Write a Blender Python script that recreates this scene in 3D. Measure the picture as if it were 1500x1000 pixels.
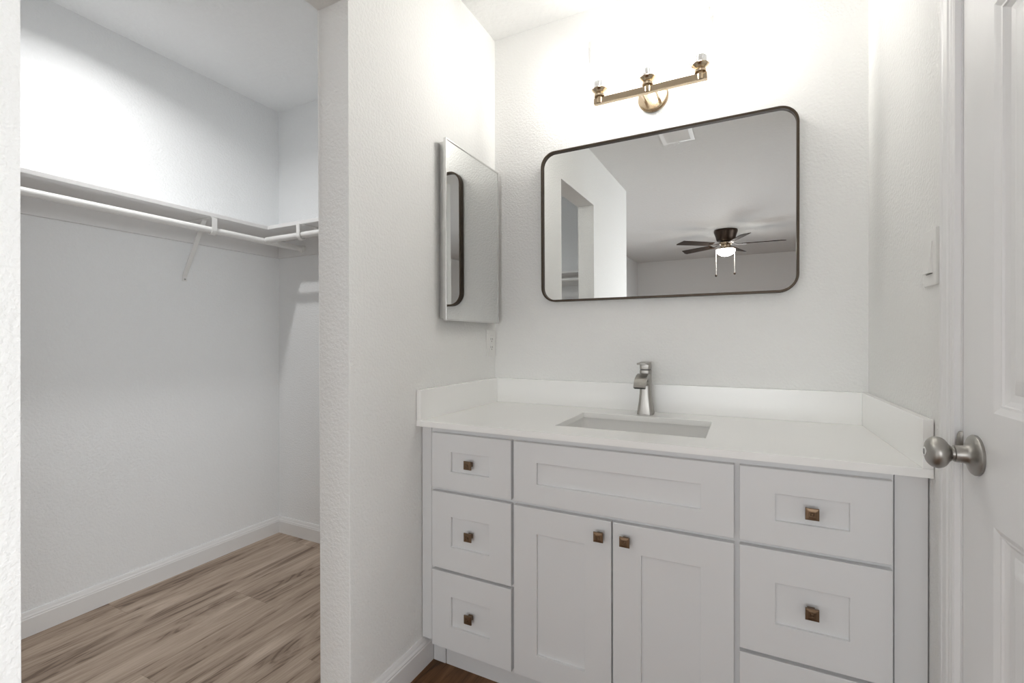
import bpy, bmesh, math, random
from mathutils import Vector, Matrix

for o in list(bpy.data.objects):
    bpy.data.objects.remove(o)
SC = bpy.context.scene
COL = SC.collection
PI = math.pi
CEIL = 2.44

# ------------------------------------------------------------------ camera
cam_d = bpy.data.cameras.new('camera')
cam = bpy.data.objects.new('camera', cam_d)
COL.objects.link(cam)
cam_d.sensor_width = 36.0
cam_d.sensor_fit = 'HORIZONTAL'
cam_d.lens = 16.198
cam_d.clip_start = 0.02
F = Vector((-0.44545, 0.89530, -0.00293))
R = Vector((0.89530, 0.44545, -0.00144))
U = R.cross(F).normalized()
R = F.cross(U).normalized()
M = Matrix((R, U, -F)).transposed().to_4x4()
M.translation = Vector((0.9798, -1.8016, 1.1129))
cam.matrix_world = M
SC.camera = cam

# ------------------------------------------------------------------ view, world
SC.view_settings.view_transform = 'Standard'
SC.view_settings.look = 'None'
SC.view_settings.exposure = 0.68
SC.view_settings.gamma = 1.0
SC.view_settings.use_curve_mapping = False
cy = SC.cycles
cy.max_bounces = 14
cy.diffuse_bounces = 8
cy.glossy_bounces = 6
cy.transparent_max_bounces = 16
cy.caustics_reflective = False
cy.caustics_refractive = False

world = bpy.data.worlds.new('daylight')
SC.world = world
world.use_nodes = True
world.node_tree.nodes['Background'].inputs[0].default_value = (0.85, 0.93, 1.0, 1)
world.node_tree.nodes['Background'].inputs[1].default_value = 1.0

BULB = 89.0          # vanity bulbs
CLOSET = 4.1         # recessed lamp of the closet ceiling, watts
FAN = 42.0            # glowing bowl of the ceiling fan
SIDE_FILL = 33.0         # fill light behind an added, unseen side window
FAR_FILL = 12.5          # fill light behind an added, unseen far window


def area_light(name, loc, rot, sx, sy, power, col=(1, 1, 1)):
    l = bpy.data.lights.new(name, 'AREA')
    l.shape = 'RECTANGLE'
    l.size, l.size_y = sx, sy
    l.energy = power
    l.color = col
    l.spread = math.radians(125)
    o = bpy.data.objects.new(name, l)
    COL.objects.link(o)
    o.location = loc
    o.rotation_euler = rot
    return o


# fill light behind an added, unseen window in the bedroom far wall
dl = area_light('added_window_fill', (0.70, -7.13, 0.875), (PI / 2, 0, 0), 2.3, 1.15, FAR_FILL, (0.96, 0.98, 1.0))
dl.data.spread = math.radians(95)
sl = area_light('added_side_window_fill', (3.53, -3.15, 1.2), (PI / 2 - math.radians(14), 0, PI / 2), 2.3, 1.6, SIDE_FILL, (0.96, 0.98, 1.0))  # added fill from the unseen side window, brightens left wall and closet
sl.data.spread = math.radians(95)
cl = area_light('closet_lamp_light', (-0.95, -0.955, 2.418), (0, 0, 0), 0.075, 0.075, CLOSET, (1.0, 0.985, 0.97))
cl.data.shape = 'DISK'
cl.data.spread = math.radians(152)


# ------------------------------------------------------------------ materials
def nodes(name):
    m = bpy.data.materials.new(name)
    m.use_nodes = True
    nt = m.node_tree
    return m, nt, nt.nodes['Principled BSDF'], nt.nodes['Material Output']


def plain(name, col, rough=0.5, metal=0.0, spec=0.5, bump=None):
    m, nt, b, out = nodes(name)
    b.inputs['Base Color'].default_value = (*col, 1)
    b.inputs['Roughness'].default_value = rough
    b.inputs['Metallic'].default_value = metal
    b.inputs['Specular IOR Level'].default_value = spec
    if bump:
        scale, strength, dist = bump
        tc = nt.nodes.new('ShaderNodeNewGeometry')
        n = nt.nodes.new('ShaderNodeTexNoise')
        n.inputs['Scale'].default_value = scale
        n.inputs['Detail'].default_value = 3
        bp = nt.nodes.new('ShaderNodeBump')
        bp.inputs['Strength'].default_value = strength
        bp.inputs['Distance'].default_value = dist
        nt.links.new(tc.outputs['Position'], n.inputs['Vector'])
        nt.links.new(n.outputs['Fac'], bp.inputs['Height'])
        nt.links.new(bp.outputs['Normal'], b.inputs['Normal'])
    return m


def plaster(name, col, strength=0.6, dist=0.0014, scale=112):
    """painted drywall with an orange-peel texture"""
    m, nt, b, out = nodes(name)
    b.inputs['Base Color'].default_value = (*col, 1)
    b.inputs['Roughness'].default_value = 0.72
    b.inputs['Specular IOR Level'].default_value = 0.25
    g = nt.nodes.new('ShaderNodeNewGeometry')
    n1 = nt.nodes.new('ShaderNodeTexNoise')
    n1.inputs['Scale'].default_value = scale
    n1.inputs['Detail'].default_value = 2.5
    n1.inputs['Roughness'].default_value = 0.55
    n1.inputs['Distortion'].default_value = 0.2
    rmp = nt.nodes.new('ShaderNodeMapRange')
    rmp.interpolation_type = 'SMOOTHSTEP'
    rmp.inputs['From Min'].default_value = 0.32
    rmp.inputs['From Max'].default_value = 0.68
    n2 = nt.nodes.new('ShaderNodeTexNoise')
    n2.inputs['Scale'].default_value = 9
    n2.inputs['Detail'].default_value = 2
    ad = nt.nodes.new('ShaderNodeMath')
    ad.operation = 'MULTIPLY_ADD'
    ad.inputs[1].default_value = 0.8
    bp = nt.nodes.new('ShaderNodeBump')
    bp.inputs['Strength'].default_value = strength
    bp.inputs['Distance'].default_value = dist
    L = nt.links.new
    L(g.outputs['Position'], n1.inputs['Vector'])
    L(g.outputs['Position'], n2.inputs['Vector'])
    L(n1.outputs['Fac'], rmp.inputs['Value'])
    L(n2.outputs['Fac'], ad.inputs[0])
    L(rmp.outputs['Result'], ad.inputs[2])
    L(ad.outputs[0], bp.inputs['Height'])
    L(bp.outputs['Normal'], b.inputs['Normal'])
    return m


def planks(name, c_dark, c_mid, c_light, x0=-1.255, width=0.22, joint=-0.52, length=1.22):
    """vinyl planks laid along Y"""
    m, nt, b, out = nodes(name)
    L = nt.links.new

    def math_(op, a, bb=None, c=None):
        n = nt.nodes.new('ShaderNodeMath')
        n.operation = op
        for i, v in enumerate((a, bb, c)):
            if v is None:
                continue
            if isinstance(v, (int, float)):
                n.inputs[i].default_value = v
            else:
                L(v, n.inputs[i])
        return n.outputs[0]
    g = nt.nodes.new('ShaderNodeNewGeometry')
    sp = nt.nodes.new('ShaderNodeSeparateXYZ')
    L(g.outputs['Position'], sp.inputs[0])
    u = math_('DIVIDE', math_('SUBTRACT', sp.outputs[0], x0), width)
    row = math_('FLOOR', u)
    fu = math_('FRACT', u)
    off = math_('MULTIPLY', math_('SUBTRACT', row, 1.0), 0.377)
    v = math_('ADD', math_('DIVIDE', math_('SUBTRACT', sp.outputs[1], joint), length), off)
    cell = math_('FLOOR', v)
    fv = math_('FRACT', v)
    cmb = nt.nodes.new('ShaderNodeCombineXYZ')
    L(row, cmb.inputs[0])
    L(cell, cmb.inputs[1])
    wn = nt.nodes.new('ShaderNodeTexWhiteNoise')
    wn.noise_dimensions = '2D'
    L(cmb.outputs[0], wn.inputs['Vector'])
    # grain coordinates, shifted per plank
    gx = math_('MULTIPLY', sp.outputs[0], 1.0)
    gv = nt.nodes.new('ShaderNodeCombineXYZ')
    L(math_('MULTIPLY', gx, 12.0), gv.inputs[0])
    L(math_('MULTIPLY', sp.outputs[1], 1.3), gv.inputs[1])
    L(math_('MULTIPLY', wn.outputs['Value'], 40.0), gv.inputs[2])
    nA = nt.nodes.new('ShaderNodeTexNoise')
    nA.inputs['Scale'].default_value = 1.0
    nA.inputs['Detail'].default_value = 6
    nA.inputs['Roughness'].default_value = 0.62
    nA.inputs['Distortion'].default_value = 1.5
    L(gv.outputs[0], nA.inputs['Vector'])
    gv2 = nt.nodes.new('ShaderNodeCombineXYZ')
    L(math_('MULTIPLY', gx, 190.0), gv2.inputs[0])
    L(math_('MULTIPLY', sp.outputs[1], 7.0), gv2.inputs[1])
    L(math_('MULTIPLY', wn.outputs['Value'], 90.0), gv2.inputs[2])
    nB = nt.nodes.new('ShaderNodeTexNoise')
    nB.inputs['Scale'].default_value = 1.0
    nB.inputs['Detail'].default_value = 3
    L(gv2.outputs[0], nB.inputs['Vector'])
    # cathedral grain
    gv3 = nt.nodes.new('ShaderNodeCombineXYZ')
    L(math_('MULTIPLY', gx, 9.0), gv3.inputs[0])
    L(math_('MULTIPLY', sp.outputs[1], 1.6), gv3.inputs[1])
    L(math_('MULTIPLY', wn.outputs['Value'], 23.0), gv3.inputs[2])
    nC = nt.nodes.new('ShaderNodeTexNoise')
    nC.inputs['Scale'].default_value = 1.0
    nC.inputs['Detail'].default_value = 1
    L(gv3.outputs[0], nC.inputs['Vector'])
    ring = math_('SINE', math_('MULTIPLY', nC.outputs['Fac'], 95.0))
    msk = math_('MAXIMUM', math_('MULTIPLY', math_('SUBTRACT', 0.47, nA.outputs['Fac']), 3.0), 0.03)
    ringm = math_('MULTIPLY', math_('MULTIPLY', math_('MAXIMUM', ring, 0.0), msk), 1.1)
    t = math_('ADD', math_('MULTIPLY', math_('SUBTRACT', nA.outputs['Fac'], 0.5), 2.3), 0.52)
    t = math_('ADD', t, math_('MULTIPLY', math_('SUBTRACT', nB.outputs['Fac'], 0.5), 0.55))
    t = math_('ADD', t, math_('MULTIPLY', math_('SUBTRACT', wn.outputs['Value'], 0.5), 0.10))
    t = math_('SUBTRACT', t, ringm)
    cr = nt.nodes.new('ShaderNodeValToRGB')
    e = cr.color_ramp.elements
    e[0].position = 0.0
    e[0].color = (*c_dark, 1)
    e[1].position = 1.0
    e[1].color = (*c_light, 1)
    mid = e.new(0.45)
    mid.color = (*c_mid, 1)
    L(t, cr.inputs[0])
    # seams
    su = math_('MINIMUM', fu, math_('SUBTRACT', 1.0, fu))
    sv = math_('MINIMUM', fv, math_('SUBTRACT', 1.0, fv))
    seam = math_('MAXIMUM', math_('LESS_THAN', su, 0.006), math_('LESS_THAN', sv, 0.0011))
    mx = nt.nodes.new('ShaderNodeMix')
    mx.data_type = 'RGBA'
    mx.blend_type = 'MULTIPLY'
    L(math_('MULTIPLY', seam, 0.25), mx.inputs['Factor'])
    L(cr.outputs['Color'], mx.inputs['A'])
    mx.inputs['B'].default_value = (0.3, 0.26, 0.22, 1)
    L(mx.outputs['Result'], b.inputs['Base Color'])
    b.inputs['Roughness'].default_value = 0.5
    b.inputs['Specular IOR Level'].default_value = 0.3
    bp = nt.nodes.new('ShaderNodeBump')
    bp.inputs['Strength'].default_value = 0.15
    bp.inputs['Distance'].default_value = 0.001
    L(nB.outputs['Fac'], bp.inputs['Height'])
    L(bp.outputs['Normal'], b.inputs['Normal'])
    return m


def emitter(name, col, strength):
    m, nt, b, out = nodes(name)
    b.inputs['Base Color'].default_value = (0.9, 0.9, 0.88, 1)
    b.inputs['Emission Color'].default_value = (*col, 1)
    b.inputs['Emission Strength'].default_value = strength
    return m


def thin_glass(name, tint=(0.99, 0.99, 0.99), edge=0.6):
    m = bpy.data.materials.new(name)
    m.use_nodes = True
    nt = m.node_tree
    nt.nodes.remove(nt.nodes['Principled BSDF'])
    out = nt.nodes['Material Output']
    tr = nt.nodes.new('ShaderNodeBsdfTransparent')
    tr.inputs[0].default_value = (*tint, 1)
    gl = nt.nodes.new('ShaderNodeBsdfGlossy')
    gl.inputs['Roughness'].default_value = 0.03
    fr = nt.nodes.new('ShaderNodeLayerWeight')
    fr.inputs['Blend'].default_value = 0.25
    mu = nt.nodes.new('ShaderNodeMath')
    mu.operation = 'MULTIPLY'
    mu.inputs[1].default_value = edge
    mix = nt.nodes.new('ShaderNodeMixShader')
    nt.links.new(fr.outputs['Fresnel'], mu.inputs[0])
    nt.links.new(mu.outputs[0], mix.inputs[0])
    nt.links.new(tr.outputs[0], mix.inputs[1])
    nt.links.new(gl.outputs[0], mix.inputs[2])
    nt.links.new(mix.outputs[0], out.inputs['Surface'])
    return m


def brushed(name, col, rough, axis_scale=(300, 300, 6)):
    m, nt, b, out = nodes(name)
    b.inputs['Base Color'].default_value = (*col, 1)
    b.inputs['Metallic'].default_value = 1.0
    tc = nt.nodes.new('ShaderNodeTexCoord')
    mp = nt.nodes.new('ShaderNodeMapping')
    mp.inputs['Scale'].default_value = axis_scale
    n = nt.nodes.new('ShaderNodeTexNoise')
    n.inputs['Scale'].default_value = 1.0
    rm = nt.nodes.new('ShaderNodeMapRange')
    rm.inputs['To Min'].default_value = rough - 0.06
    rm.inputs['To Max'].default_value = rough + 0.08
    nt.links.new(tc.outputs['Object'], mp.inputs[0])
    nt.links.new(mp.outputs[0], n.inputs['Vector'])
    nt.links.new(n.outputs['Fac'], rm.inputs['Value'])
    nt.links.new(rm.outputs[0], b.inputs['Roughness'])
    return m


WALL = plaster('orange_peel_wall_paint', (0.855, 0.857, 0.843))
BWALL = plaster('wall_paint_dimmed_bedroom', (0.77, 0.775, 0.775))  # darker copy of the wall paint, bedroom dimness put into the colour
CWALL = plaster('wall_paint_lit_closet', (0.885, 0.90, 0.91))  # lighter, cooler copy of the wall paint; closet light put into the colour
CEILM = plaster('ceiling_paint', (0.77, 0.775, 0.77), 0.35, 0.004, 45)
CCEIL = plaster('ceiling_paint_lit_closet', (0.885, 0.90, 0.91), 0.35, 0.004, 45)  # lighter copy of the ceiling paint, closet brightness put into the colour
TRIM = plain('white_trim_paint', (0.82, 0.82, 0.82), 0.35)
DOORM = plain('white_door_paint', (0.80, 0.80, 0.80), 0.4)
CAB = plain('cabinet_paint', (0.745, 0.75, 0.755), 0.38)
QUARTZ = plain('white_quartz', (0.94, 0.94, 0.925), 0.22)
CERAMIC = plain('white_porcelain', (0.84, 0.84, 0.83), 0.12)
SHELF = plain('white_shelf_paint', (0.80, 0.80, 0.80), 0.4)
STEELW = plain('white_enamel', (0.82, 0.82, 0.81), 0.35)
PLASTIC = plain('white_plastic', (0.82, 0.82, 0.80), 0.35)
SLOT = plain('slot_shadow_black', (0.03, 0.03, 0.03), 0.6)
DARKGAP = plain('dark_recess', (0.10, 0.10, 0.10), 0.8)
NICKEL = brushed('brushed_nickel', (0.40, 0.385, 0.36), 0.37)
CHROME = plain('bright_chrome', (0.75, 0.75, 0.74), 0.12, 1.0)
BRONZE = plain('antique_bronze', (0.20, 0.135, 0.085), 0.33, 0.9)
FRAMEM = plain('dark_bronze_frame', (0.065, 0.048, 0.033), 0.42, 0.6)
GOLD = brushed('champagne_bronze', (0.52, 0.42, 0.30), 0.2, (6, 300, 300))
MIRROR = plain('silvered_glass', (0.81, 0.82, 0.81), 0.0, 1.0)
SILVER = plain('satin_aluminium', (0.72, 0.72, 0.71), 0.25, 1.0)
FANM = plain('fan_dark_brown_metal', (0.045, 0.028, 0.018), 0.35, 0.6)
BLADEM = plain('fan_walnut_blade', (0.032, 0.018, 0.010), 0.75, 0.0, 0.1)
CHAINM = plain('pull_chain', (0.8, 0.79, 0.76), 0.4)
GLASS = thin_glass('clear_glass')
BULBM = emitter('glowing_bulb', (1.0, 0.97, 0.92), BULB)
BOWLM = emitter('glowing_bowl', (1.0, 0.96, 0.9), FAN)
CLOBE = emitter('closet_diffuser', (1.0, 0.985, 0.97), 3.0)
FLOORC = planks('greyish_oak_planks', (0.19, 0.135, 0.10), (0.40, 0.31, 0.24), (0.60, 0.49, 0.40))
FLOORB = planks('oak_planks_warm_lit', (0.060, 0.026, 0.010), (0.155, 0.072, 0.028), (0.25, 0.125, 0.055))  # same flooring as the closet; alcove's warm light put into its colour

# ------------------------------------------------------------------ mesh helpers
ORG = {}


def obj(name, bm, mat, parent=None, smooth=False, recalc=True):
    if parent is not None:
        o0 = ORG.get(parent.name, Vector((0, 0, 0)))
    else:
        o0 = Vector((0, 0, 0))
    if recalc:
        bmesh.ops.recalc_face_normals(bm, faces=bm.faces[:])
    if o0.length:
        bmesh.ops.translate(bm, verts=bm.verts[:], vec=-o0)
    me = bpy.data.meshes.new(name)
    bm.to_mesh(me)
    bm.free()
    o = bpy.data.objects.new(name, me)
    me.materials.append(mat)
    if smooth:
        for p in me.polygons:
            p.use_smooth = True
        try:
            me.set_sharp_from_angle(angle=math.radians(38))
        except Exception:
            pass
    COL.objects.link(o)
    if parent is not None:
        o.parent = parent
        ORG[o.name] = o0
    return o


def tag(o, label, cat, group=None):
    o['label'] = label
    o['category'] = cat
    if group:
        o['group'] = group
    return o


def thing(name, label, cat, loc=(0, 0, 0), rot=(0, 0, 0), group=None, local=False):
    o = bpy.data.objects.new(name, None)
    COL.objects.link(o)
    o.empty_display_size = 0.05
    o.location = loc
    o.rotation_euler = rot
    ORG[o.name] = Vector((0, 0, 0)) if local else Vector(loc)
    return tag(o, label, cat, group)


def struct(name, bm, mat, parent=None, smooth=False):
    o = obj(name, bm, mat, parent, smooth)
    if parent is None:
        o['kind'] = 'structure'
    return o


def dup(root, loc, label):
    """copy of a thing together with its parts and their sub-parts"""
    r = root.copy()
    COL.objects.link(r)
    r.location = loc
    r['label'] = label
    for ch in list(root.children):
        c = ch.copy()
        COL.objects.link(c)
        c.parent = r
        for g in list(ch.children):
            d = g.copy()
            COL.objects.link(d)
            d.parent = c
    return r


def B():
    return bmesh.new()


def box(bm, x0, x1, y0, y1, z0, z1, bev=0.0, seg=2):
    vs = [bm.verts.new((x, y, z)) for x in (x0, x1) for y in (y0, y1) for z in (z0, z1)]
    idx = [(0, 1, 3, 2), (4, 6, 7, 5), (0, 4, 5, 1), (2, 3, 7, 6), (0, 2, 6, 4), (1, 5, 7, 3)]
    fs = [bm.faces.new([vs[i] for i in f]) for f in idx]
    if bev > 0:
        ed = list({e for f in fs for e in f.edges})
        bmesh.ops.bevel(bm, geom=ed, offset=bev, segments=seg, profile=0.5, affect='EDGES')
    return bm


def basis(d):
    d = Vector(d).normalized()
    a = Vector((0, 0, 1)) if abs(d.z) < 0.9 else Vector((1, 0, 0))
    u = d.cross(a).normalized()
    return d, u, d.cross(u).normalized()


def rings(bm, loops, cap0=True, cap1=True, closed=False):
    vv = [[bm.verts.new(p) for p in lp] for lp in loops]
    n = len(vv[0])
    for a, b in zip(vv[:-1], vv[1:]):
        for i in range(n):
            j = (i + 1) % n
            bm.faces.new((a[i], a[j], b[j], b[i]))
    if closed:
        a, b = vv[-1], vv[0]
        for i in range(n):
            j = (i + 1) % n
            bm.faces.new((a[i], a[j], b[j], b[i]))
    else:
        if cap0:
            bm.faces.new(vv[0][::-1])
        if cap1:
            bm.faces.new(vv[-1])
    return bm


def lathe(bm, c, axis, prof, seg=32, cap0=True, cap1=True):
    """prof: list of (distance along axis, radius)"""
    d, u, w = basis(axis)
    c = Vector(c)
    loops = []
    for h, r in prof:
        r = max(r, 0.0002)
        loops.append([c + d * h + u * (r * math.cos(2 * PI * i / seg)) + w * (r * math.sin(2 * PI * i / seg)) for i in range(seg)])
    return rings(bm, loops, cap0, cap1)


def cyl(bm, p0, p1, r, seg=24):
    p0, p1 = Vector(p0), Vector(p1)
    return lathe(bm, p0, p1 - p0, [(0, r), ((p1 - p0).length, r)], seg)


def tube(bm, pts, r, seg=12):
    pts = [Vector(p) for p in pts]
    loops = []
    for i, p in enumerate(pts):
        t = (pts[min(i + 1, len(pts) - 1)] - pts[max(i - 1, 0)]).normalized()
        d, u, w = basis(t)
        loops.append([p + u * (r * math.cos(2 * PI * k / seg)) + w * (r * math.sin(2 * PI * k / seg)) for k in range(seg)])
    return rings(bm, loops)


def sweep_rect(bm, pts, hw, ht, side):
    """rectangular strap along pts; half width hw along `side`, half thickness ht"""
    side = Vector(side).normalized()
    pts = [Vector(p) for p in pts]
    loops = []
    for i, p in enumerate(pts):
        t = (pts[min(i + 1, len(pts) - 1)] - pts[max(i - 1, 0)]).normalized()
        n = t.cross(side).normalized()
        loops.append([p + side * hw + n * ht, p - side * hw + n * ht, p - side * hw - n * ht, p + side * hw - n * ht])
    return rings(bm, loops)


def rrect(cx, cz, w, h, r, n=8):
    """rounded rectangle as list of (a, b)"""
    out = []
    for (sx, sz, a0) in ((1, 1, 0), (-1, 1, 90), (-1, -1, 180), (1, -1, 270)):
        ox, oz = cx + sx * (w / 2 - r), cz + sz * (h / 2 - r)
        for k in range(n + 1):
            a = math.radians(a0 + 90 * k / n)
            out.append((ox + r * math.cos(a), oz + r * math.sin(a)))
    return out


def extrude_poly(bm, pts, axis, a0, a1):
    """pts (p, q) polygon; axis 0: (y, z) along X; 1: (x, z) along Y; 2: (x, y) along Z"""
    def mk(p, q, a):
        return {0: (a, p, q), 1: (p, a, q), 2: (p, q, a)}[axis]
    lo = [bm.verts.new(mk(p, q, a0)) for p, q in pts]
    hi = [bm.verts.new(mk(p, q, a1)) for p, q in pts]
    bm.faces.new(lo[::-1])
    bm.faces.new(hi)
    n = len(pts)
    for i in range(n):
        j = (i + 1) % n
        bm.faces.new((lo[i], lo[j], hi[j], hi[i]))
    return bm


def slab(bm, w, h, t, panels, prof, edge=0.0015, ox=0.0, oy=0.0, oz=0.0):
    """door / drawer slab: X width, Z height, front face at y = oy (facing -Y), panels = (x0, x1, z0, z1);
    prof = list of (inset, depth) loops stepping into the panel, last one capped"""
    V = lambda x, y, z: bm.verts.new((ox + x, oy + y, oz + z))
    xs = sorted({edge, w - edge, *[p[0] for p in panels], *[p[1] for p in panels]})
    zs = sorted({edge, h - edge, *[p[2] for p in panels], *[p[3] for p in panels]})
    grid = {(i, k): V(x, 0, z) for i, x in enumerate(xs) for k, z in enumerate(zs)}

    def inpanel(xc, zc):
        return any(p[0] < xc < p[1] and p[2] < zc < p[3] for p in panels)
    for i in range(len(xs) - 1):
        for k in range(len(zs) - 1):
            if not inpanel((xs[i] + xs[i + 1]) / 2, (zs[k] + zs[k + 1]) / 2):
                bm.faces.new((grid[i, k], grid[i + 1, k], grid[i + 1, k + 1], grid[i, k + 1]))
    for (x0, x1, z0, z1) in panels:
        prev = [V(x0, 0, z0), V(x1, 0, z0), V(x1, 0, z1), V(x0, 0, z1)]
        for ins, dep in prof:
            cur = [V(x0 + ins, dep, z0 + ins), V(x1 - ins, dep, z0 + ins), V(x1 - ins, dep, z1 - ins), V(x0 + ins, dep, z1 - ins)]
            for a in range(4):
                b = (a + 1) % 4
                bm.faces.new((prev[a], prev[b], cur[b], cur[a]))
            prev = cur
        bm.faces.new(prev)
    per = [V(edge, 0, edge), V(w - edge, 0, edge), V(w - edge, 0, h - edge), V(edge, 0, h - edge)]
    e1 = [V(0, edge, 0), V(w, edge, 0), V(w, edge, h), V(0, edge, h)]
    e2 = [V(0, t, 0), V(w, t, 0), V(w, t, h), V(0, t, h)]
    for A, C in ((per, e1), (e1, e2)):
        for a in range(4):
            b = (a + 1) % 4
            bm.faces.new((A[a], C[a], C[b], A[b]))
    bm.faces.new(e2[::-1])
    bmesh.ops.remove_doubles(bm, verts=bm.verts[:], dist=1e-6)
    return bm


SHAKER = [(0.0008, 0.0006), (0.0012, 0.0075)]

# ------------------------------------------------------------------ setting: shell
b_ = extrude_poly(B(), [(-0.06, 0.12), (-0.06, -2.455), (-0.95, -2.455), (-0.95, -7.1), (3.6, -7.1), (3.6, 0.12)], 2, CEIL, CEIL + 0.1)
struct('ceiling', b_, CEILM)
struct('ceiling_closet', box(B(), -1.54, -0.06, -2.455, 0.12, CEIL, CEIL + 0.1), CCEIL)
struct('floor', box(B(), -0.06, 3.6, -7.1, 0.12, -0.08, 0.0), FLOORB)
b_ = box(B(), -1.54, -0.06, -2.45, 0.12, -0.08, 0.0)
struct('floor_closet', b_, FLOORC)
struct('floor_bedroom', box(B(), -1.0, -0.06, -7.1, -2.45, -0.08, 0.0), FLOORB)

struct('wall_back', box(B(), -0.06, 1.459, 0.0, 0.12, 0, CEIL), WALL)
struct('wall_closet_end', box(B(), -1.54, -0.06, 0.0, 0.12, 0, CEIL), CWALL)
struct('wall_closet_left', box(B(), -1.54, -1.435, -2.51, 0.0, 0, CEIL), CWALL)
struct('wall_closet_front', box(B(), -1.435, -0.12, -2.51, -2.40, 0, CEIL), CWALL)
YJ, YN, ZH = -0.851, -1.508, 2.07
pts = [(0, 0), (0, CEIL), (-2.51, CEIL), (-2.51, 0), (YN, 0), (YN, ZH), (YJ, ZH), (YJ, 0)]
b_ = extrude_poly(B(), pts, 0, -0.12, 0.0)
# softly rounded drywall corners round the opening
ed = [e for e in b_.edges if all(abs(v.co.y - YJ) < 1e-4 for v in e.verts) and abs(e.verts[0].co.z - e.verts[1].co.z) > 1
      or all(abs(v.co.y - YN) < 1e-4 for v in e.verts) and abs(e.verts[0].co.z - e.verts[1].co.z) > 1]
bmesh.ops.bevel(b_, geom=ed, offset=0.003, segments=2, profile=0.5, affect='EDGES')
struct('wall_left', b_, WALL)
DY0, DY1, DZ = -0.668, -1.47, 2.062
pts = [(0, 0), (0, CEIL), (-1.62, CEIL), (-1.62, 0), (DY1, 0), (DY1, DZ), (DY0, DZ), (DY0, 0)]
struct('wall_right', extrude_poly(B(), pts, 0, 1.339, 1.459), WALL)
struct('wall_bedroom_left', box(B(), -0.95, -0.85, -7.0, -2.51, 0, CEIL), BWALL)
pts = [(-0.95, 0), (3.5, 0), (3.5, CEIL), (-0.95, CEIL)]
b_ = B()
for (x0, x1, z0, z1) in ((-0.95, -0.5, 0, CEIL), (1.9, 3.5, 0, CEIL), (-0.5, 1.9, 0, 0.25), (-0.5, 1.9, 1.5, CEIL)):
    box(b_, x0, x1, -7.1, -7.0, z0, z1)
struct('wall_bedroom_far', b_, BWALL)
b_ = B()
for (y0, y1, z0, z1) in ((-7.0, -4.3, 0, CEIL), (-2.0, -1.62, 0, CEIL), (-4.3, -2.0, 0, 0.35), (-4.3, -2.0, 2.05, CEIL)):
    box(b_, 3.5, 3.6, y0, y1, z0, z1)
struct('wall_bedroom_right', b_, BWALL)
struct('wall_bedroom_near', box(B(), 1.459, 3.6, -1.62, -1.52, 0, CEIL), BWALL)
b_ = B()
for (y0, y1, z0, z1) in ((-4.3, -4.25, 0.35, 2.05), (-2.05, -2.0, 0.35, 2.05), (-4.25, -2.05, 0.35, 0.40), (-4.25, -2.05, 2.0, 2.05), (-3.17, -3.13, 0.40, 2.0)):
    box(b_, 3.505, 3.525, y0, y1, z0, z1)
w2 = struct('added_window_2', b_, TRIM)  # unseen window added to carry the side fill light
obj('added_window_pane', box(B(), 3.514, 3.518, -4.25, -2.05, 0.40, 2.0), GLASS, w2)
# unseen window behind the camera, added to carry the far fill light
b_ = B()
for (x0, x1, z0, z1) in ((-0.5, -0.45, 0.25, 1.5), (1.85, 1.9, 0.25, 1.5), (-0.45, 1.85, 0.25, 0.30), (-0.45, 1.85, 1.45, 1.5), (0.68, 0.72, 0.30, 1.45)):
    box(b_, x0, x1, -7.08, -7.03, z0, z1)
w1 = struct('added_window_1', b_, TRIM)
obj('added_window_pane', box(B(), -0.45, 1.85, -7.058, -7.052, 0.30, 1.45), GLASS, w1)


def base_profile(h=0.092, t=0.014):
    return [(0, 0), (t, 0), (t, h * 0.72), (t * 0.86, h * 0.76), (t * 0.86, h * 0.80), (t * 0.62, h * 0.86), (t * 0.5, h * 0.93), (t * 0.3, h), (0, h)]


def baseboard(name, p0, p1, nrm, h=0.092, t=0.014):
    """runs from p0 to p1 (xy), profile grows along nrm"""
    bm = B()
    p0, p1, n = Vector((*p0, 0)), Vector((*p1, 0)), Vector((*nrm, 0))
    lo = [[bm.verts.new(p + n * a + Vector((0, 0, z))) for a, z in base_profile(h, t)] for p in (p0, p1)]
    k = len(lo[0])
    for i in range(k):
        j = (i + 1) % k
        bm.faces.new((lo[0][i], lo[0][j], lo[1][j], lo[1][i]))
    bm.faces.new(lo[0][::-1])
    bm.faces.new(lo[1])
    return struct(name, bm, TRIM)


baseboard('baseboard_closet_left', (-1.435, -2.4), (-1.435, 0), (1, 0))
baseboard('baseboard_closet_end', (-1.421, 0), (-0.12, 0), (0, -1))
baseboard('baseboard_left', (0, YJ), (0, -0.47), (1, 0), 0.096, 0.017)
baseboard('baseboard_bedroom_far', (-0.85, -7.0), (3.5, -7.0), (0, 1))

# ------------------------------------------------------------------ door in the right wall
b_ = B()
box(b_, 1.339, 1.459, -0.687, -0.668, 0, 2.043)
box(b_, 1.339, 1.459, -1.47, -1.451, 0, 2.043)
box(b_, 1.339, 1.459, -1.47, -0.668, 2.043, 2.062)
box(b_, 1.379, 1.412, -0.700, -0.687, 0, 2.043)
box(b_, 1.379, 1.412, -1.451, -1.438, 0, 2.043)
box(b_, 1.379, 1.412, -1.438, -0.700, 2.030, 2.043)
jamb = struct('trim_1', b_, TRIM)
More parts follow.
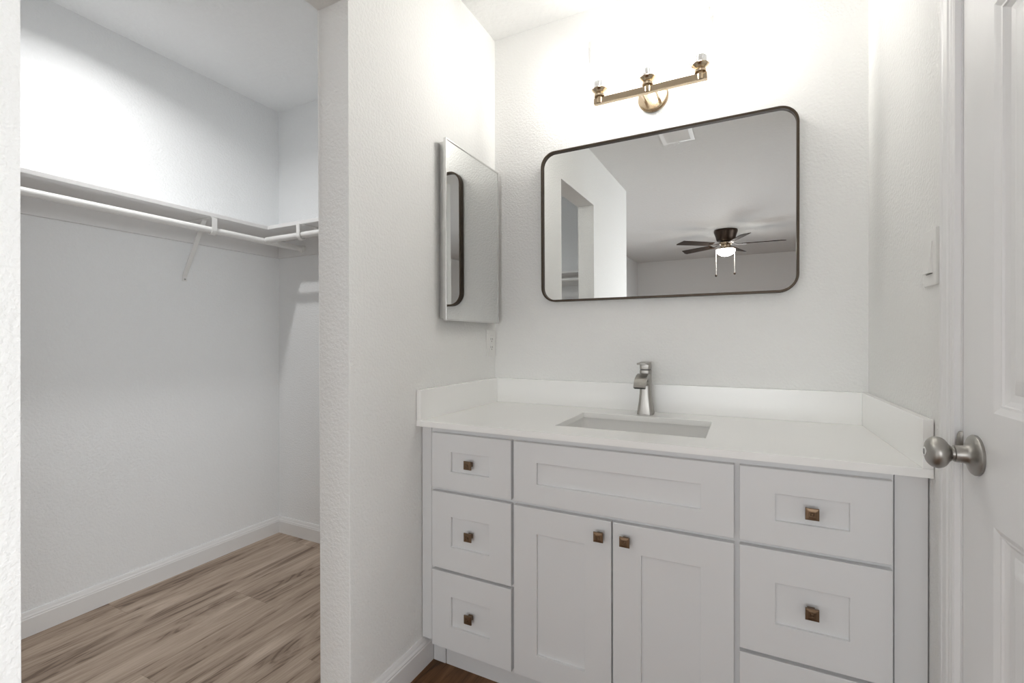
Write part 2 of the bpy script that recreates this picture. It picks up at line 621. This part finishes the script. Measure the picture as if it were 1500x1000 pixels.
# moulded casing, profile (along wall, out from wall)
cas = [(0.0, 0.0), (0.0, 0.0115), (0.003, 0.0140), (0.016, 0.0150), (0.019, 0.0138), (0.034, 0.0130), (0.037, 0.0110), (0.044, 0.0110), (0.047, 0.0095), (0.053, 0.0105), (0.057, 0.0085), (0.057, 0.0)]
b_ = B()
loopA, loopB, loopC, loopD = [], [], [], []
for a, o_ in cas:
    x = 1.339 - o_
    loopA.append((x, -0.625 - a, 0.0))
    loopB.append((x, -0.625 - a, 2.105 - a))
    loopC.append((x, -1.513 + a, 2.105 - a))
    loopD.append((x, -1.513 + a, 0.0))
rings(b_, [loopA, loopB, loopC, loopD])
struct('trim_2', b_, TRIM)

# six-panel door slab, local X runs along -Y of the room
DW, DH = 0.756, 2.028
pan = []
for (x0, x1) in ((0.113, 0.328), (0.428, 0.643)):
    for (z0, z1) in ((0.21, 0.815), (0.995, 1.645), (1.755, 1.915)):
        pan.append((x0, x1, z0 - 0.01, z1 - 0.01))
moul = [(0.003, 0.0012), (0.010, 0.0045), (0.0135, 0.0048), (0.0150, 0.0075), (0.022, 0.0115), (0.033, 0.0125), (0.0355, 0.0110), (0.052, 0.0050), (0.056, 0.0042)]
door = bpy.data.objects.new('door_1', None)
b_ = slab(B(), DW, DH, 0.035, pan, moul, 0.002)
bmesh.ops.recalc_face_normals(b_, faces=b_.faces[:])
me = bpy.data.meshes.new('door_1')
b_.to_mesh(me)
b_.free()
bpy.data.objects.remove(door)
door = bpy.data.objects.new('door_1', me)
COL.objects.link(door)
# embossed wood grain
DOORM = bpy.data.materials['white_door_paint']
nt = DOORM.node_tree
tc = nt.nodes.new('ShaderNodeTexCoord')
mp = nt.nodes.new('ShaderNodeMapping')
mp.inputs['Scale'].default_value = (130, 130, 9)
nz = nt.nodes.new('ShaderNodeTexNoise')
nz.inputs['Scale'].default_value = 1
nz.inputs['Detail'].default_value = 2
nz.inputs['Distortion'].default_value = 0.8
bp = nt.nodes.new('ShaderNodeBump')
bp.inputs['Strength'].default_value = 0.1
bp.inputs['Distance'].default_value = 0.0012
nt.links.new(tc.outputs['Object'], mp.inputs[0])
nt.links.new(mp.outputs[0], nz.inputs['Vector'])
nt.links.new(nz.outputs['Fac'], bp.inputs['Height'])
nt.links.new(bp.outputs['Normal'], nt.nodes['Principled BSDF'].inputs['Normal'])
me.materials.append(DOORM)
door.location = (1.3400, -0.6892, 0.01)
door.rotation_euler = (0, 0, -PI / 2)
door['kind'] = 'structure'
ORG[door.name] = Vector((0, 0, 0))
# knob: local axis -Y points into the room; centre 54 mm from the edge
KX, KZ = 0.055, 0.905
b_ = lathe(B(), (KX, 0, KZ), (0, -1, 0), [(0.0, 0.034), (0.004, 0.0345), (0.006, 0.033), (0.0085, 0.026), (0.012, 0.018), (0.016, 0.0152), (0.030, 0.0140), (0.0305, 0.0110), (0.034, 0.0105), (0.0345, 0.0135), (0.0368, 0.0152), (0.0386, 0.0173), (0.0400, 0.0199), (0.0417, 0.0222), (0.0436, 0.0241), (0.0457, 0.0256), (0.0479, 0.0266), (0.0502, 0.0273), (0.0525, 0.0275), (0.0548, 0.0273), (0.0571, 0.0266), (0.0593, 0.0256), (0.0614, 0.0241), (0.0633, 0.0222), (0.0650, 0.0199), (0.0664, 0.0173), (0.0685, 0.0085)], 56)
knob = obj('door_knob', b_, NICKEL, door, smooth=True)
knob['label'] = 'brushed nickel round door knob'
b_ = lathe(B(), (KX, -0.0675, KZ), (0, -1, 0), [(0, 0.0078), (0.0016, 0.0078), (0.0022, 0.0065)], 24)
obj('key_cylinder', b_, CHROME, knob, smooth=True)
b_ = box(B(), KX - 0.0008, KX + 0.0008, -0.0701, -0.0692, KZ - 0.005, KZ + 0.005)
obj('keyway', b_, SLOT, knob)
# strike plate wrapped round the jamb edge
sp_pts = [(1.362, -0.6885), (1.3415, -0.6885), (1.3375, -0.6880), (1.3345, -0.6865), (1.3320, -0.6840)]
b_ = B()
loops = []
for zz, sh in [(0.918 + 0.028 * math.sin(math.radians(a)), max(0.3, math.cos(math.radians(a)) ** 0.4)) for a in range(-88, 89, 16)]:
    lp = []
    for i, (x, y) in enumerate(sp_pts):
        xx = x if i < 2 else 1.3415 + (x - 1.3415) * sh
        lp.append((xx, y - 0.001, zz))
    lp += [(p[0], p[1] + 0.0012, p[2]) for p in lp[::-1]]
    loops.append(lp)
rings(b_, loops)
st = obj('strike_plate', b_, NICKEL, jamb, smooth=True)
st['label'] = 'nickel strike plate'

# ------------------------------------------------------------------ vanity cabinet
FR, DF = -0.528, -0.547      # face frame plane, door/drawer front plane
van = thing('vanity_cabinet', 'wide white shaker vanity with drawers on both sides and double doors under the countertop', 'cabinet', (0.67, -0.27, 0))
ZT = 0.824
b_ = B()
box(b_, 0.044, 1.278, -0.51, -0.006, 0.1, 0.118)              # bottom
box(b_, 0.044, 0.062, -0.51, -0.006, 0.118, ZT)               # sides
box(b_, 1.260, 1.278, -0.51, -0.006, 0.118, ZT)
box(b_, 0.346, 0.364, -0.51, -0.006, 0.118, ZT)
box(b_, 0.960, 0.978, -0.51, -0.006, 0.118, ZT)
box(b_, 0.062, 1.260, -0.012, -0.006, 0.118, ZT)              # back
obj('body', b_, CAB, van)
b_ = B()
# face frame as one grid of stiles and rails
box(b_, 0.044, 1.278, FR, -0.51, 0.1, ZT)
obj('face_frame', b_, CAB, van)
obj('filler_strip', box(B(), 0.003, 0.0425, FR - 0.001, -0.51, 0.1, ZT, 0.001), CAB, van)
obj('filler_strip', box(B(), 1.2795, 1.3365, FR - 0.001, -0.51, 0.0, ZT, 0.001), CAB, van)
b_ = box(B(), 0.071, 1.279, -0.484, -0.470, 0.0, 0.1)
obj('toe_kick', b_, CAB, van)
obj('toe_kick_filler', box(B(), 0.019, 0.068, -0.486, -0.470, 0.0, 0.1, 0.001), CAB, van)


def knob_bm(x, y, z, s=0.0135):
    """square flared knob standing out along -Y from (x, y, z)"""
    bm = B()
    def sq(h, r):
        return [(x + a * r, y - h, z + c * r) for a, c in ((-1, -1), (1, -1), (1, 1), (-1, 1))]
    rings(bm, [sq(0, 0.0075), sq(0.002, 0.0072), sq(0.008, 0.0062), sq(0.0165, s * 0.96), sq(0.0185, s), sq(0.0215, s), sq(0.0225, s * 0.94), sq(0.0232, s * 0.5), sq(0.0222, s * 0.44), sq(0.0222, s * 0.28), sq(0.0250, s * 0.12)])
    return bm


def front(kind, x0, x1, z0, z1, mx, mz, kpos=None):
    o = obj(kind, slab(B(), x1 - x0, z1 - z0, 0.0185, [(mx, x1 - x0 - mx, mz, z1 - z0 - mz)], SHAKER, 0.0012, x0, DF, z0), CAB, van)
    if kpos:
        kx, kz, dep = kpos
        k = obj('knob', knob_bm(kx, DF + dep, kz), BRONZE, o)
        k['label'] = 'square bronze knob'
    return o


LX0, LX1, CX0, CXM, CX1, RX0, RX1 = 0.056, 0.351, 0.360, 0.6615, 0.964, 0.976, 1.273
ROWS = ((0.625, 0.8065, 0.058), (0.361, 0.6130, 0.076), (0.100, 0.3515, 0.076))
for z0, z1, mz in ROWS:
    front('drawer', LX0, LX1, z0, z1, 0.0755, mz, ((LX0 + LX1) / 2, (z0 + z1) / 2, 0.0070))
for z0, z1, mz in ROWS:
    front('drawer', RX0, RX1, z0, z1, 0.0755, mz, ((RX0 + RX1) / 2, (z0 + z1) / 2, 0.0070))
front('drawer_front', CX0, CX1, 0.625, 0.8065, 0.0755, 0.058)
front('cabinet_door', CX0, CXM - 0.0022, 0.100, 0.6125, 0.0755, 0.0755, (0.6285, 0.572, 0.0))
front('cabinet_door', CXM + 0.0022, CX1, 0.100, 0.6125, 0.0755, 0.0755, (0.7000, 0.572, 0.0))

# ------------------------------------------------------------------ countertop with splashes
ZC, ZB, YF, XR, TS, ZS = 0.8434, 0.8244, -0.5575, 1.3375, 0.0175, 0.9466
b_ = B()
xs = [0.0015, 0.452, 0.892, XR]
ys = [YF, -0.434, -0.142, -0.001]
top = {(i, j): b_.verts.new((x, y, ZC)) for i, x in enumerate(xs) for j, y in enumerate(ys)}
bot = {(i, j): b_.verts.new((x, y, ZB)) for i, x in enumerate(xs) for j, y in enumerate(ys)}
for i in range(3):
    for j in range(3):
        if (i, j) == (1, 1):
            continue
        b_.faces.new((top[i, j], top[i + 1, j], top[i + 1, j + 1], top[i, j + 1]))
        b_.faces.new((bot[i, j], bot[i, j + 1], bot[i + 1, j + 1], bot[i + 1, j]))
per = [(0, 0), (1, 0), (2, 0), (3, 0), (3, 1), (3, 2), (3, 3), (2, 3), (1, 3), (0, 3), (0, 2), (0, 1)]
for a, c in zip(per, per[1:] + per[:1]):
    b_.faces.new((top[a], bot[a], bot[c], top[c]))
hole = [(1, 1), (2, 1), (2, 2), (1, 2)]
for a, c in zip(hole, hole[1:] + hole[:1]):
    b_.faces.new((top[a], top[c], bot[c], bot[a]))
ed = [e for e in b_.edges if all(abs(v.co.z - ZC) < 1e-5 for v in e.verts) and
      (all(abs(v.co.y - YF) < 1e-5 for v in e.verts) or
       (all(0.44 < v.co.x < 0.9 and -0.44 < v.co.y < -0.13 for v in e.verts)))]
ed += [e for e in b_.edges if abs(e.verts[0].co.z - e.verts[1].co.z) > 0.01 and all(0.44 < v.co.x < 0.9 and -0.44 < v.co.y < -0.13 for v in e.verts)]
bmesh.ops.bevel(b_, geom=ed, offset=0.002, segments=2, profile=0.5, affect='EDGES')
ctr = obj('countertop', b_, QUARTZ)
tag(ctr, 'white quartz vanity top with low backsplash, over the shaker cabinet', 'countertop')
ORG[ctr.name] = Vector((0, 0, 0))
obj('backsplash', box(B(), 0.0015 + TS, XR - TS, -TS - 0.001, -0.001, ZC, ZS, 0.0012), QUARTZ, ctr)
obj('side_splash', box(B(), 0.0015, 0.001 + TS, YF, -0.001, ZC, ZS, 0.0012), QUARTZ, ctr)
obj('side_splash', box(B(), XR - TS, XR, YF, -0.001, ZC, ZS, 0.0012), QUARTZ, ctr)

# ------------------------------------------------------------------ undermount sink
sk = thing('sink', 'rectangular white porcelain undermount basin set into the quartz top', 'sink', (0.672, -0.288, 0.66))
b_ = B()
cx, cy_ = 0.672, -0.288
W_, D_ = 0.452, 0.304
lv = [(W_ + 0.05, D_ + 0.05, 0.02, 0.8237), (W_ + 0.05, D_ + 0.05, 0.02, 0.812), (W_ + 0.016, D_ + 0.016, 0.03, 0.800), (W_ - 0.02, D_ - 0.02, 0.04, 0.70), (W_ - 0.09, D_ - 0.08, 0.05, 0.672), (0.2, 0.12, 0.05, 0.668)]
inn = [(0.2, 0.12, 0.05, 0.676), (W_ - 0.12, D_ - 0.10, 0.05, 0.682), (W_ - 0.06, D_ - 0.05, 0.045, 0.70), (W_ - 0.012, D_ - 0.012, 0.03, 0.795), (W_, D_, 0.028, 0.819), (W_ + 0.003, D_ + 0.003, 0.028, 0.8237)]
loops = [[(x, y, z) for x, y in rrect(cx, cy_, w, d, r)] for w, d, r, z in lv + inn]
loops = [[(x, y, z) for x, y in rrect(cx, cy_, w, d, r)] for w, d, r, z in lv[::-1]]
# outer shell up to the rim, then down inside
loops = [[(x, y, z) for x, y in rrect(cx, cy_, w, d, r)] for w, d, r, z in (lv[::-1] + inn[::-1])]
rings(b_, loops)
obj('basin', b_, CERAMIC, sk, smooth=True)
obj('drain', lathe(B(), (cx, cy_, 0.676), (0, 0, 1), [(0, 0.022), (0.003, 0.022), (0.004, 0.018), (0.0035, 0.004)], 28), NICKEL, sk, smooth=True)

# ------------------------------------------------------------------ faucet
fx, fy = 0.668, -0.080
fa = thing('faucet', 'brushed nickel single-handle faucet with open flat spout behind the sink', 'faucet', (fx, fy, ZC))
b_ = B()
lv = [(0.000, 0.0560, 0.0540, 0.010), (0.004, 0.0560, 0.0540, 0.010), (0.020, 0.0520, 0.0500, 0.011), (0.045, 0.0455, 0.0450, 0.011), (0.075, 0.0405, 0.0420, 0.011), (0.105, 0.0380, 0.0410, 0.010), (0.135, 0.0375, 0.0410, 0.009), (0.158, 0.0380, 0.0410, 0.009), (0.160, 0.0370, 0.0400, 0.009)]
loops = [[(x, y, ZC + 0.0003 + h) for x, y in rrect(fx, fy, w, d, r, 5)] for h, w, d, r in lv]
rings(b_, loops)
obj('body', b_, NICKEL, fa, smooth=True)
b_ = B()
path = [(-0.012, 0.118, 0.018, 0.019), (-0.026, 0.133, 0.0185, 0.015), (-0.048, 0.139, 0.0190, 0.011), (-0.072, 0.137, 0.0195, 0.0085), (-0.094, 0.129, 0.0200, 0.0075), (-0.110, 0.116, 0.0200, 0.0070), (-0.116, 0.104, 0.0200, 0.0065)]
loops = []
for i, (dy, h, hw, ht) in enumerate(path):
    a = path[max(i - 1, 0)]
    c = path[min(i + 1, len(path) - 1)]
    t = Vector((0, c[0] - a[0], c[1] - a[1])).normalized()
    n = Vector((0, -t.z, t.y))
    p = Vector((fx, fy + dy, ZC + h))
    loops.append([p + Vector((sx * hw, 0, 0)) + n * (sn * ht) for sx, sn in ((-1, -1), (1, -1), (1, 0.6), (0.8, 1), (-0.8, 1), (-1, 0.6))])
rings(b_, loops)
spout = obj('spout', b_, NICKEL, fa, smooth=True)
obj('outlet', box(B(), fx - 0.016, fx + 0.016, fy - 0.1205, fy - 0.1115, ZC + 0.1025, ZC + 0.1045), SLOT, spout)
b_ = B()
lv = [(0.163, 0.0360, 0.0400, 0.008), (0.166, 0.0375, 0.0410, 0.008), (0.186, 0.0390, 0.0420, 0.008), (0.1895, 0.0380, 0.0410, 0.008)]
rings(b_, [[(x, y, ZC + h) for x, y in rrect(fx, fy, w, d, r, 5)] for h, w, d, r in lv])
box(b_, fx - 0.018, fx + 0.018, fy - 0.075, fy - 0.018, ZC + 0.182, ZC + 0.1885, 0.002)
obj('handle', b_, NICKEL, fa, smooth=True)
obj('handle_gap_shade', box(B(), fx - 0.0165, fx + 0.0165, fy - 0.018, fy + 0.018, ZC + 0.1605, ZC + 0.1628), DARKGAP, fa)  # gap under the handle, its shade put in as a dark block

# ------------------------------------------------------------------ wall mirror
mir = thing('wall_mirror', 'large landscape mirror with rounded corners and thin bronze frame above the sink', 'mirror', (0.692, -0.0225, 1.579), (0.00772, 0, -0.00666), local=True)
MW, MH, MR = 0.9165, 0.617, 0.060
b_ = B()
prof = [(0.0, 0.0160), (0.0, -0.0100), (0.0010, -0.0112), (0.0068, -0.0112), (0.0078, -0.0100), (0.0078, 0.0160)]
loops = []
for ins, y in prof:
    loops.append([(x, y, z) for x, z in rrect(0, 0, MW - 2 * ins, MH - 2 * ins, MR - ins, 14)])
rings(b_, loops, closed=True)
obj('frame', b_, FRAMEM, mir, smooth=True)
b_ = B()
extrude_poly(b_, rrect(0, 0, MW - 0.0155, MH - 0.0155, MR - 0.0077, 14), 1, 0.0, 0.006)
obj('mirror_glass', b_, MIRROR, mir)

# ------------------------------------------------------------------ medicine cabinet
med = thing('medicine_cabinet', 'narrow mirrored medicine cabinet with silver edge on the wall left of the sink', 'cabinet', (0.0, -0.235, 1.184))
obj('body', box(B(), 0.0005, 0.026, -0.424, -0.046, 1.192, 1.829, 0.001), SILVER, med)
b_ = B()
for (y0, y1, z0, z1) in ((-0.4345, -0.4290, 1.184, 1.837), (-0.0425, -0.0370, 1.184, 1.837), (-0.4290, -0.0425, 1.184, 1.1895), (-0.4290, -0.0425, 1.8315, 1.837)):
    box(b_, 0.0265, 0.0380, y0, y1, z0, z1, 0.0008)
mdoor = obj('door', b_, SILVER, med)
obj('mirror_glass', box(B(), 0.0285, 0.0355, -0.4290, -0.0425, 1.1895, 1.8315), MIRROR, mdoor)

# ------------------------------------------------------------------ vanity light
BX = (0.511, 0.684, 0.857)
BY, BZ = -0.125, 1.997
vl = thing('vanity_light', 'champagne bronze bar light with three clear glass shades above the big mirror', 'wall light', (0.684, 0, 2.015))
obj('backplate', lathe(B(), (0.682, -0.0005, 2.029), (0, -1, 0), [(0, 0.0565), (0.007, 0.0565), (0.0085, 0.0550), (0.0086, 0.0525), (0.0180, 0.0525), (0.0198, 0.0505)], 56), GOLD, vl, smooth=True)
for dx in (-0.024, 0.024):
    obj('arm', cyl(B(), (0.684 + dx, -0.0205, 2.004), (0.684 + dx, BY + 0.008, BZ + 0.001), 0.0050, 16), GOLD, vl, smooth=True)
obj('crossbar', box(B(), 0.4895, 0.8785, BY - 0.009, BY + 0.009, BZ - 0.0115, BZ + 0.0115, 0.001), GOLD, vl)
for x in BX:
    s = obj('lamp_holder', lathe(B(), (x, BY - 0.006, BZ - 0.0105), (0, 0, 1), [(0, 0.0085), (0.001, 0.0100), (0.022, 0.0100), (0.0225, 0.0125), (0.0235, 0.0185), (0.029, 0.0200), (0.032, 0.0175), (0.033, 0.0130), (0.035, 0.0130), (0.040, 0.0200), (0.046, 0.0270), (0.0485, 0.0285), (0.050, 0.0275)], 36), GOLD, vl, smooth=True)
    z0 = BZ + 0.0396
    sock = B()
    rings(sock, [[(x + q * (0.0195 + 0.0012 * math.cos(14 * a)) * math.cos(a), BY - 0.006 + q * (0.0195 + 0.0012 * math.cos(14 * a)) * math.sin(a), z0 + h) for a in (2 * PI * i / 84 for i in range(84))] for h, q in ((0, 1), (0.027, 1), (0.030, 0.9))])
    obj('socket', sock, CERAMIC, s, smooth=True)
    obj('bulb', lathe(B(), (x, BY - 0.006, z0 + 0.0302), (0, 0, 1), [(0, 0.012), (0.006, 0.0150), (0.07, 0.0150), (0.080, 0.0130), (0.087, 0.0080), (0.089, 0.001)], 24), BULBM, vl, smooth=True)
    gp = [(0.0, 0.0292), (0.004, 0.0345), (0.010, 0.0390), (0.018, 0.0415), (0.172, 0.0425), (0.1735, 0.0420), (0.172, 0.0405), (0.018, 0.0395), (0.011, 0.0370), (0.006, 0.0325), (0.002, 0.0290)]
    gb = B()
    lathe(gb, (x, BY - 0.006, z0 - 0.004), (0, 0, 1), gp, 40, False, False)
    obj('glass_shade', gb, GLASS, vl, smooth=True)

# ------------------------------------------------------------------ outlet and switch
po = thing('power_outlet', 'white power outlet low in the corner under the mirrored cabinet', 'outlet', (0, -0.047, 1.10))
obj('cover_plate', box(B(), 0.0005, 0.0060, -0.083, -0.011, 1.043, 1.158, 0.0015), PLASTIC, po)
rc = obj('receptacle', box(B(), 0.0061, 0.0085, -0.0640, -0.0300, 1.067, 1.134, 0.001), PLASTIC, po)
b_ = B()
for zc in (1.083, 1.118):
    box(b_, 0.0086, 0.0090, -0.0560, -0.0535, zc - 0.0045, zc + 0.0045)
    box(b_, 0.0086, 0.0090, -0.0415, -0.0390, zc - 0.004, zc + 0.004)
    box(b_, 0.0086, 0.0090, -0.0495, -0.0450, zc - 0.0115, zc - 0.0075)
obj('slots', b_, SLOT, rc)

sw = thing('light_switch', 'white rocker light switch on the wall beside the door casing', 'switch', (1.339, -0.549, 1.283))
obj('cover_plate', box(B(), 1.3325, 1.3385, -0.584, -0.514, 1.225, 1.342, 0.0015), PLASTIC, sw)
b_ = B()
extrude_poly(b_, [(1.3324, 1.2505), (1.3324, 1.3165), (1.3310, 1.3165), (1.3292, 1.2870), (1.3248, 1.2505)], 1, -0.5655, -0.5325)
obj('rocker', b_, PLASTIC, sw)
b_ = box(B(), 1.3316, 1.3324, -0.5665, -0.5315, 1.2490, 1.2503)
obj('rocker_gap', b_, DARKGAP, sw)

# ------------------------------------------------------------------ closet shelves and rods
ZSB, ZST = 1.682, 1.701
SX, SY = -1.200, -0.240
sh = thing('closet_shelf', 'long white closet shelf along the left closet wall above the clothes rod', 'shelf', (-1.32, -1.2, ZSB))
obj('board', box(B(), -1.434, SX, -2.398, -0.001, ZSB, ZST, 0.002), SHELF, sh)
obj('cleat', box(B(), -1.434, -1.417, -2.398, -0.001, 1.588, ZSB - 0.0003, 0.001), SHELF, sh)
sh2 = thing('closet_shelf', 'short white closet shelf across the end wall, meeting the long shelf at the corner', 'shelf', (-0.66, -0.12, ZSB))
obj('board', box(B(), SX + 0.001, -0.121, SY, -0.001, ZSB, ZST, 0.002), SHELF, sh2)
obj('cleat', box(B(), -1.416, -0.121, -0.018, -0.001, 1.588, ZSB - 0.0003, 0.001), SHELF, sh2)
sh3 = thing('closet_shelf', 'white closet shelf seen only in the big mirror through the closet opening', 'shelf', (-0.66, -2.28, ZSB))
obj('board', box(B(), SX + 0.001, -0.121, -2.398, -2.150, ZSB, ZST, 0.002), SHELF, sh3)
obj('cleat', box(B(), -1.416, -0.121, -2.398, -2.381, 1.588, ZSB - 0.0003, 0.001), SHELF, sh3)

ZR, RR = 1.622, 0.0150
RXC, RYC = -1.211, -0.246
r1 = obj('clothes_rod', cyl(B(), (RXC, -2.379, ZR), (RXC, -0.0215, ZR), RR, 24), STEELW, smooth=True)
tag(r1, 'long white clothes rod under the shelf on the left closet wall', 'clothes rod')
r2 = obj('clothes_rod', cyl(B(), (RXC + RR + 0.001, RYC, ZR + 0.004), (-0.122, RYC, ZR + 0.004), RR, 24), STEELW, smooth=True)
tag(r2, 'short white clothes rod crossing under the end wall shelf', 'clothes rod')
r3 = obj('clothes_rod', cyl(B(), (RXC + RR + 0.001, -2.17, ZR), (-0.122, -2.17, ZR), RR, 24), STEELW, smooth=True)
tag(r3, 'white clothes rod seen only in the big mirror under the closet shelf', 'clothes rod')
# socket holding the end of the long rod
b_ = lathe(B(), (RXC, -0.0185, ZR), (0, -1, 0), [(0, 0.027), (0.003, 0.027), (0.0032, 0.0195), (0.016, 0.0195), (0.016, 0.0155), (0.0035, 0.0155)], 28, True, False)
so = obj('rod_socket', b_, STEELW, smooth=True)
tag(so, 'round white socket holding the end of the long rod on the end wall', 'rod socket')


def bracket(label, wall, along, at):
    """shelf-and-rod bracket; wall-side direction: wall -> (origin on wall, outward unit)"""
    o, n = Vector(wall), Vector(along)
    side = Vector((-n.y, n.x, 0))
    t = thing('shelf_bracket', label, 'bracket', o + Vector((0, 0, 1.40)), group=None)
    P = lambda d, z: o + n * d + Vector((0, 0, z))
    b = B()
    sweep_rect(b, [P(0.020, 1.6795), P(0.235, 1.6795)], 0.010, 0.0018, side)
    obj('arm', b, STEELW, t)
    b = B()
    sweep_rect(b, [P(0.0030, 1.400), P(0.0032, 1.424), P(0.012, 1.442), P(0.163, 1.6770)], 0.010, 0.0025, side)
    br = obj('brace', b, STEELW, t)
    b = B()
    cyl(b, P(0.005, 1.409), P(0.0075, 1.409), 0.0040, 12)
    obj('screw', b, SILVER, br)
    b = B()
    rc_ = at
    loop = [P(rc_ + 0.0195, 1.6775)]
    for k in range(0, 13):
        a = math.radians(0 - 180 * k / 12)
        loop.append(P(rc_ + 0.0190 * math.cos(a), ZR + 0.004 * 0 + 0.0190 * math.sin(a)))
    sweep_rect(b, loop, 0.011, 0.0017, side)
    obj('hook', b, STEELW, t)
    return t


bracket('white metal bracket with slanted brace bearing the long shelf and rod', (-1.435, -0.510, 0), (1, 0, 0), 0.224)
bracket('white metal bracket holding the short rod at the end wall, half behind the wall edge', (-0.94, 0.0, 0), (0, -1, 0), 0.246)

# closet ceiling lamp (its light reaches the closet walls)
LPX, LPY = -0.95, -0.955
lp = thing('ceiling_lamp', 'flush round lamp on the closet ceiling', 'ceiling lamp', (LPX, LPY, CEIL))
obj('base_ring', lathe(B(), (LPX, LPY, CEIL - 0.0005), (0, 0, -1), [(0, 0.090), (0.014, 0.090), (0.017, 0.086), (0.017, 0.078), (0.012, 0.077)], 40), STEELW, lp, smooth=True)
obj('diffuser', lathe(B(), (LPX, LPY, CEIL - 0.0130), (0, 0, -1), [(0, 0.076), (0.006, 0.075), (0.008, 0.066)], 40), CLOBE, lp, smooth=True)

# ------------------------------------------------------------------ ceiling register
vt = thing('ceiling_vent', 'white louvred air register on the ceiling, seen at the top of the mirror', 'vent', (0.58, -1.40, CEIL))
vx0, vx1, vy0, vy1 = 0.478, 0.682, -1.577, -1.225
b_ = B()
zt, zb = CEIL - 0.0005, CEIL - 0.010
for (x0, x1, y0, y1) in ((vx0, vx1, vy0, vy0 + 0.026), (vx0, vx1, vy1 - 0.026, vy1), (vx0, vx0 + 0.026, vy0 + 0.026, vy1 - 0.026), (vx1 - 0.026, vx1, vy0 + 0.026, vy1 - 0.026)):
    box(b_, x0, x1, y0, y1, zb + 0.004, zt)
obj('frame', b_, STEELW, vt)
n_s = 12
for k in range(n_s):
    y = vy0 + 0.030 + (vy1 - vy0 - 0.06) * (k + 0.5) / n_s
    b_ = B()
    extrude_poly(b_, [(y - 0.0118, zb + 0.0012), (y - 0.0118, zb), (y + 0.0112, zb + 0.0028), (y + 0.0112, zb + 0.0040)], 0, vx0 + 0.0265, vx1 - 0.0265)
    obj('slat', b_, STEELW, vt)
obj('lever', box(B(), 0.577, 0.583, vy0 + 0.006, vy0 + 0.028, zb - 0.010, zb + 0.0035, 0.001), STEELW, vt)

# ------------------------------------------------------------------ ceiling fan (seen in the mirror)
FX, FY = 0.74, -4.74
fan = thing('ceiling_fan', 'dark brown five-blade ceiling fan with lit bowl, seen in the mirror', 'ceiling fan', (FX, FY, CEIL))
obj('motor_housing', lathe(B(), (FX, FY, CEIL - 0.0005), (0, 0, -1), [(0, 0.135), (0.012, 0.140), (0.030, 0.138), (0.090, 0.118), (0.130, 0.108), (0.142, 0.095), (0.148, 0.070)], 44), FANM, fan, smooth=True)
obj('rotor_hub', lathe(B(), (FX, FY, 2.2912), (0, 0, -1), [(0, 0.062), (0.010, 0.075), (0.035, 0.075), (0.042, 0.060), (0.075, 0.058), (0.080, 0.085), (0.095, 0.108), (0.100, 0.110)], 40), GOLD, fan, smooth=True)
obj('light_bowl', lathe(B(), (FX, FY, 2.1908), (0, 0, -1), [(0, 0.108), (0.012, 0.114), (0.030, 0.108), (0.055, 0.085), (0.075, 0.050), (0.083, 0.015), (0.084, 0.001)], 40), BOWLM, fan, smooth=True)
for k in range(5):
    a = math.radians(-3 + 72 * k)
    rt = Matrix.Rotation(a, 4, 'Z')
    pt_ = Matrix.Rotation(math.radians(-12), 4, 'X')
    b_ = B()
    out = [(0.20, -0.045), (0.60, -0.066), (0.648, -0.050), (0.662, 0.064), (0.60, 0.066), (0.20, 0.045)]
    out = [(0.19, -0.052), (0.63, -0.066), (0.665, 0.040), (0.655, 0.066), (0.19, 0.052)]
    extrude_poly(b_, out, 2, -0.003, 0.003)
    bmesh.ops.transform(b_, matrix=Matrix.Translation((FX, FY, 2.255)) @ rt @ pt_, verts=b_.verts[:])
    bl = obj('blade', b_, BLADEM, fan)
    b_ = B()
    sweep_rect(b_, [(0.070, 0, 0.010), (0.110, 0, 0.002), (0.150, 0, -0.008), (0.185, 0, -0.008), (0.235, 0, -0.0060)], 0.020, 0.003, (0, 1, 0.2))
    bmesh.ops.transform(b_, matrix=Matrix.Translation((FX, FY, 2.2555)) @ rt, verts=b_.verts[:])
    obj('blade_iron', b_, FANM, bl)
for dx, dy, ln in ((-0.112, 0.02, 0.315), (0.103, 0.02, 0.300)):
    b_ = cyl(B(), (FX + dx, FY + dy, 2.193), (FX + dx, FY + dy, 2.193 - ln), 0.0035, 8)
    ch = obj('pull_chain', b_, CHAINM, fan)
    obj('pull_knob', lathe(B(), (FX + dx, FY + dy, 2.193 - ln), (0, 0, -1), [(0, 0.004), (0.006, 0.011), (0.016, 0.014), (0.026, 0.010), (0.030, 0.003)], 16), FANM, ch, smooth=True)
